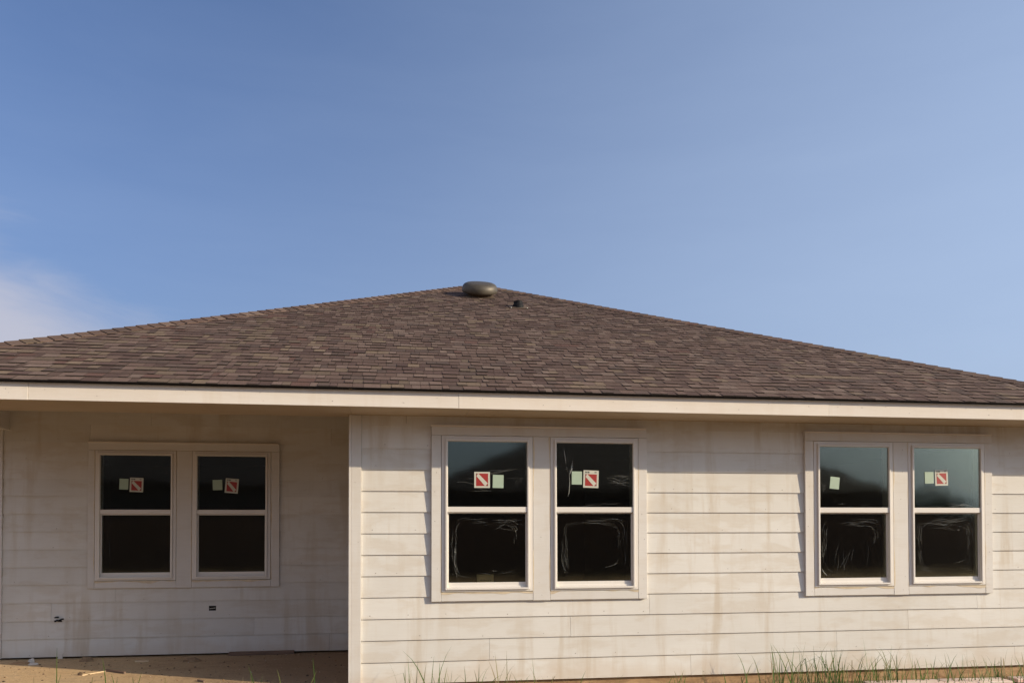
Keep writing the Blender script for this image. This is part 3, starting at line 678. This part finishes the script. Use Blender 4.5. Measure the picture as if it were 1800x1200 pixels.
for i in range(480):
    x, y = rg.uniform(-4.4, -.5), rg.uniform(.0, 2.05); s = .003 + .012 * rg.random() ** 2.5 * (1.5 if rg.random() < .08 else 1); h = s * .7; a = rg.uniform(0, 3); c_, s_ = math.cos(a) * s, math.sin(a) * s
    z = ZS - .001; mi = rg.choice((0, 0, 0, 2, 2, 1) if s < .008 else (0, 2, 2))
    b.hexa([(x - c_, y - s_, z), (x + s_, y - c_, z), (x + c_, y + s_, z), (x - s_, y + c_, z), (x - c_ * .6, y - s_ * .6, z + h), (x + s_ * .6, y - c_ * .6, z + h), (x + c_ * .5, y + s_ * .5, z + h * 1.1), (x - s_ * .5, y + c_ * .5, z + h)], mi)
tag(b.build('gravel', [M_SOIL, M_MORTAR, M_CLOD]), "crumbs of soil and mortar scattered over the porch slab", "gravel", kind='stuff')

# planks on the ground in front of the right windows
def plank(x0, x1, yc, w, h, rz, m, lab, z=0):
    b = MB(); b.box(0, x1 - x0, -w / 2, w / 2, 0, h); o = b.build('pine_plank', m, None, (x0, yc, z), bevel=.003); o.rotation_euler.z = rz
    tag(o, lab, "plank", "offcut planks on the ground by the wall")
plank(4.66, 5.45, -.36, .19, .038, R(-2), M_PINE, "left pinkish pine plank lying in the grass below the right pair of windows")
plank(5.47, 6.16, -.37, .19, .038, R(-3), M_PINE, "middle pine plank with curved pink grain lying in the grass by the wall")
plank(6.28, 7.0, -.35, .14, .038, R(1), M_PINE, "rightmost pine plank lying in the grass, cut by the picture edge")

# ------------------------------------------------------------------ grass
rg = random.Random(21)
GT = [(.085, .16, .03), (.065, .125, .025), (.12, .18, .04), (.17, .19, .06), (.045, .09, .022), (.22, .20, .09)]
def blade(b, x, y, z, L_, w, lean, az_, r, dry=False):
    d = Vector((math.cos(az_), math.sin(az_), 0)); side = Vector((-d.y, d.x, 0)) if rg.random() < .5 else Vector((1, 0, 0)); n_ = 5; p = Vector((x, y, z)); ang = r.uniform(0, .25) + lean * .3; pts = []
    kink = r.random() < .10
    for i in range(n_ + 1):
        t = i / n_; pts.append((p.copy(), w * (1 - t) ** .7 + .0003))
        aa = ang + lean * t * t * 1.3 + (1.6 if kink and i >= 3 else 0); p = p + (d * math.sin(aa) + Vector((0, 0, 1)) * math.cos(aa)) * (L_ / n_)
    tn_ = r.choice(GT) if not dry else (.34, .27, .15)
    for i in range(n_):
        (p0, w0), (p1, w1) = pts[i], pts[i + 1]
        b.quad([p0 - side * w0, p0 + side * w0, p1 + side * w1, p1 - side * w1], 0, tn_)
b = MB()
clumps = [(.22, -.45, 16, .50), (.40, -.4, 8, .34), (.62, -.35, 9, .30), (.88, -.4, 14, .42), (1.12, -.35, 6, .36), (1.45, -.35, 8, .26), (1.8, -.3, 3, .2), (2.3, -.3, 5, .2), (2.75, -.3, 6, .2), (3.2, -.2, 5, .2),
          (3.55, -.3, 10, .42), (3.9, -.3, 20, .34), (4.1, -.35, 40, .44), (4.4, -.3, 30, .36), (4.7, -.35, 26, .42), (4.95, -.3, 34, .36), (5.3, -.3, 16, .28), (5.6, -.4, 26, .32), (5.95, -.4, 24, .26), (6.2, -.3, 22, .32), (6.45, -.4, 26, .30), (6.7, -.3, 20, .30)]
for cx, cy, cnt, hgt in clumps:
    for _ in range(cnt):
        x = rg.gauss(cx, .13); y = min(-.05, rg.gauss(cy, .07)); blade(b, x, y, -.01, hgt * rg.uniform(.4, 1.2), rg.uniform(.0024, .0075), rg.uniform(0, .8), rg.uniform(0, 6.28), rg, rg.random() < .08)
for _ in range(1500):
    x = rg.uniform(-.3, 7.5); y = rg.uniform(-1.6, -.08); d_ = .5 + .5 * noise.noise((x * .9, y, 4))
    if rg.random() < d_: blade(b, x, y, -.01, rg.uniform(.05, .17), rg.uniform(.001, .0036), rg.uniform(0, .9), rg.uniform(0, 6.28), rg, rg.random() < .25)
tag(b.build('grass', M_GRASS), "sparse green grass and dry blades along the foot of the front wall", "grass", kind='stuff')
# taller weeds standing in the soil in front of the porch
b = MB()
for (x, z1, dx) in ((-2.894, -1.074, .0), (-2.86, -1.30, .05), (-2.524, -1.167, -.04), (-2.60, -1.33, .03), (-2.45, -1.31, -.05), (-2.2, -1.30, .05), (-2.275, -1.34, -.02), (-1.30, -1.27, -.07), (-1.281, -1.36, -.03), (-.736, -1.22, -.02), (-.70, -1.33, .08), (-2.4, -1.35, .02), (-2.0, -1.36, .02), (-1.05, -1.31, -.05)):
    hgt = z1 + ZO; y = -.3; P_ = Vector((x - dx, y, -.01)); tn_ = rg.choice(GT[:4]); n_ = 6; pv_ = None
    for i in range(n_ + 1):
        t = i / n_; q = P_ + Vector((dx * t * t, 0, hgt * t)); w = .0058 * (1 - t) ** .6 + .0008
        if pv_: b.quad([pv_[0] - Vector((pv_[1], 0, 0)), pv_[0] + Vector((pv_[1], 0, 0)), q + Vector((w, .002, 0)), q - Vector((w, -.002, 0))], 0, tn_)
        pv_ = (q, w)
    for _ in range(2): blade(b, x - dx + rg.uniform(-.02, .02), y, -.01, hgt * rg.uniform(.3, .5), .002, .5, rg.uniform(0, 6.28), rg)
for _ in range(420): blade(b, rg.choice((rg.uniform(-4.6, -.5), rg.gauss(-2.45, .2), rg.gauss(-2.9, .12), rg.gauss(-1.35, .12))), rg.uniform(-.9, -.1), -.01, rg.uniform(.06, .30), rg.uniform(.0012, .004), rg.uniform(0, .9), rg.uniform(0, 6.28), rg, rg.random() < .4)
tag(b.build('weeds', M_GRASS), "thin weed stalks rising in front of the porch slab", "weeds", kind='stuff')

# ------------------------------------------------------------------ behind the camera, seen mirrored in the panes
def neighbour(x0, x1, y0, y1, eave, lab, pitch=.5):
    h_ = empty('neighbour_house', ((x0 + x1) / 2, (y0 + y1) / 2, 0)); tag(h_, lab, "house", "houses across the back yards"); ox, oy = h_.location.x, h_.location.y
    b = MB(); b.box(x0 - ox, x1 - ox, y0 - oy, y1 - oy, -.05, eave); b.build('wall', M_NWALL, h_)
    hw = min(x1 - x0, y1 - y0) / 2 + .4; b = MB(); xa, xb, ya, yb = x0 - ox - .4, x1 - ox + .4, y0 - oy - .4, y1 - oy + .4; z1 = eave + hw * pitch
    if xb - xa > yb - ya: p, q = (xa + hw, 0, z1), (xb - hw, 0, z1)
    else: p, q = (0, ya + hw, z1), (0, yb - hw, z1)
    a_, b_, c_, d_ = (xa, ya, eave), (xb, ya, eave), (xb, yb, eave), (xa, yb, eave)
    if xb - xa > yb - ya: b.quad([a_, b_, q, p]); b.quad([b_, c_, q]); b.quad([c_, d_, p, q]); b.quad([d_, a_, p])
    else: b.quad([a_, b_, p]); b.quad([b_, c_, q, p]); b.quad([c_, d_, q]); b.quad([d_, a_, p, q])
    b.quad([d_, c_, b_, a_]); b.build('roof', M_NROOF, h_)
neighbour(1.2, 18.6, -31, -20, 2.75, "wide hip roofed neighbour house behind the camera")
neighbour(-13.6, -1.2, -33, -20, 3.1, "narrower neighbour house behind the camera on the left", .6)
trees = [(22, -27, 2.7, "low round shrub tree right of the wide neighbour house"), (26.5, -30, 3.3, "taller spreading tree far right behind the camera"), (32, -28, 2.6, "outermost shrub tree far right behind the camera"),
         (-17, -30, 2.7, "shrub tree just left of the narrow neighbour house"), (-20.5, -27, 2.5, "bushy tree second left of the narrow neighbour house"), (-25, -31, 3.2, "tall tree far left behind the camera"), (-30, -30, 3.0, "outermost tree far left behind the camera")]
for i, (x, y, s, lab) in enumerate(trees):
    t_ = empty('shrub_tree', (x, y, 0)); tag(t_, lab, "tree", "trees beyond the back yards")
    b = MB(); b.tube([(0, 0, -.05), (.05, .02, s * .3), (0, .08, s * .6)], lambda t: .14 * (1 - t * .6), 7); b.build('trunk', M_OLDW, t_)
    b = MB(); rr = random.Random(i)
    for _ in range(6000):
        u = Vector((rr.gauss(0, 1), rr.gauss(0, 1), rr.gauss(0, .8))).normalized() * (rr.random() ** .4); q = 1 + .35 * noise.noise(u * 1.6 + Vector((i * 5, 0, 0)))
        c_ = Vector((u.x * s * .95 * q, u.y * s * .8 * q, s * .52 + u.z * s * .52 * q)); e1 = Vector((rr.gauss(0, 1), rr.gauss(0, 1), rr.gauss(0, 1))).normalized() * .10; e2 = Vector((rr.gauss(0, 1), rr.gauss(0, 1), rr.gauss(0, 1))).normalized() * .10
        b.quad([c_ - e1, c_ - e2, c_ + e1, c_ + e2])
    b.build('crown', M_LEAF, t_)
# board fence between the yards
fe = empty('board_fence', (0, -17.5, 0)); tag(fe, "long brown board fence across the yard behind the camera", "fence")
b = MB(); b.box(0, .138, -.01, .01, .02, 1.82); me_b = b.mesh('fence_board', M_OLDW)
for i in range(290):
    o = bpy.data.objects.new('fence_board', me_b); col.objects.link(o); o.parent = fe; o.location = (-16 + i * .142, 0, 0)
b = MB()
for z in (.35, 1.5): b.box(-16, 25.2, -.05, -.012, z, z + .09)
b.build('rail', M_OLDW, fe)
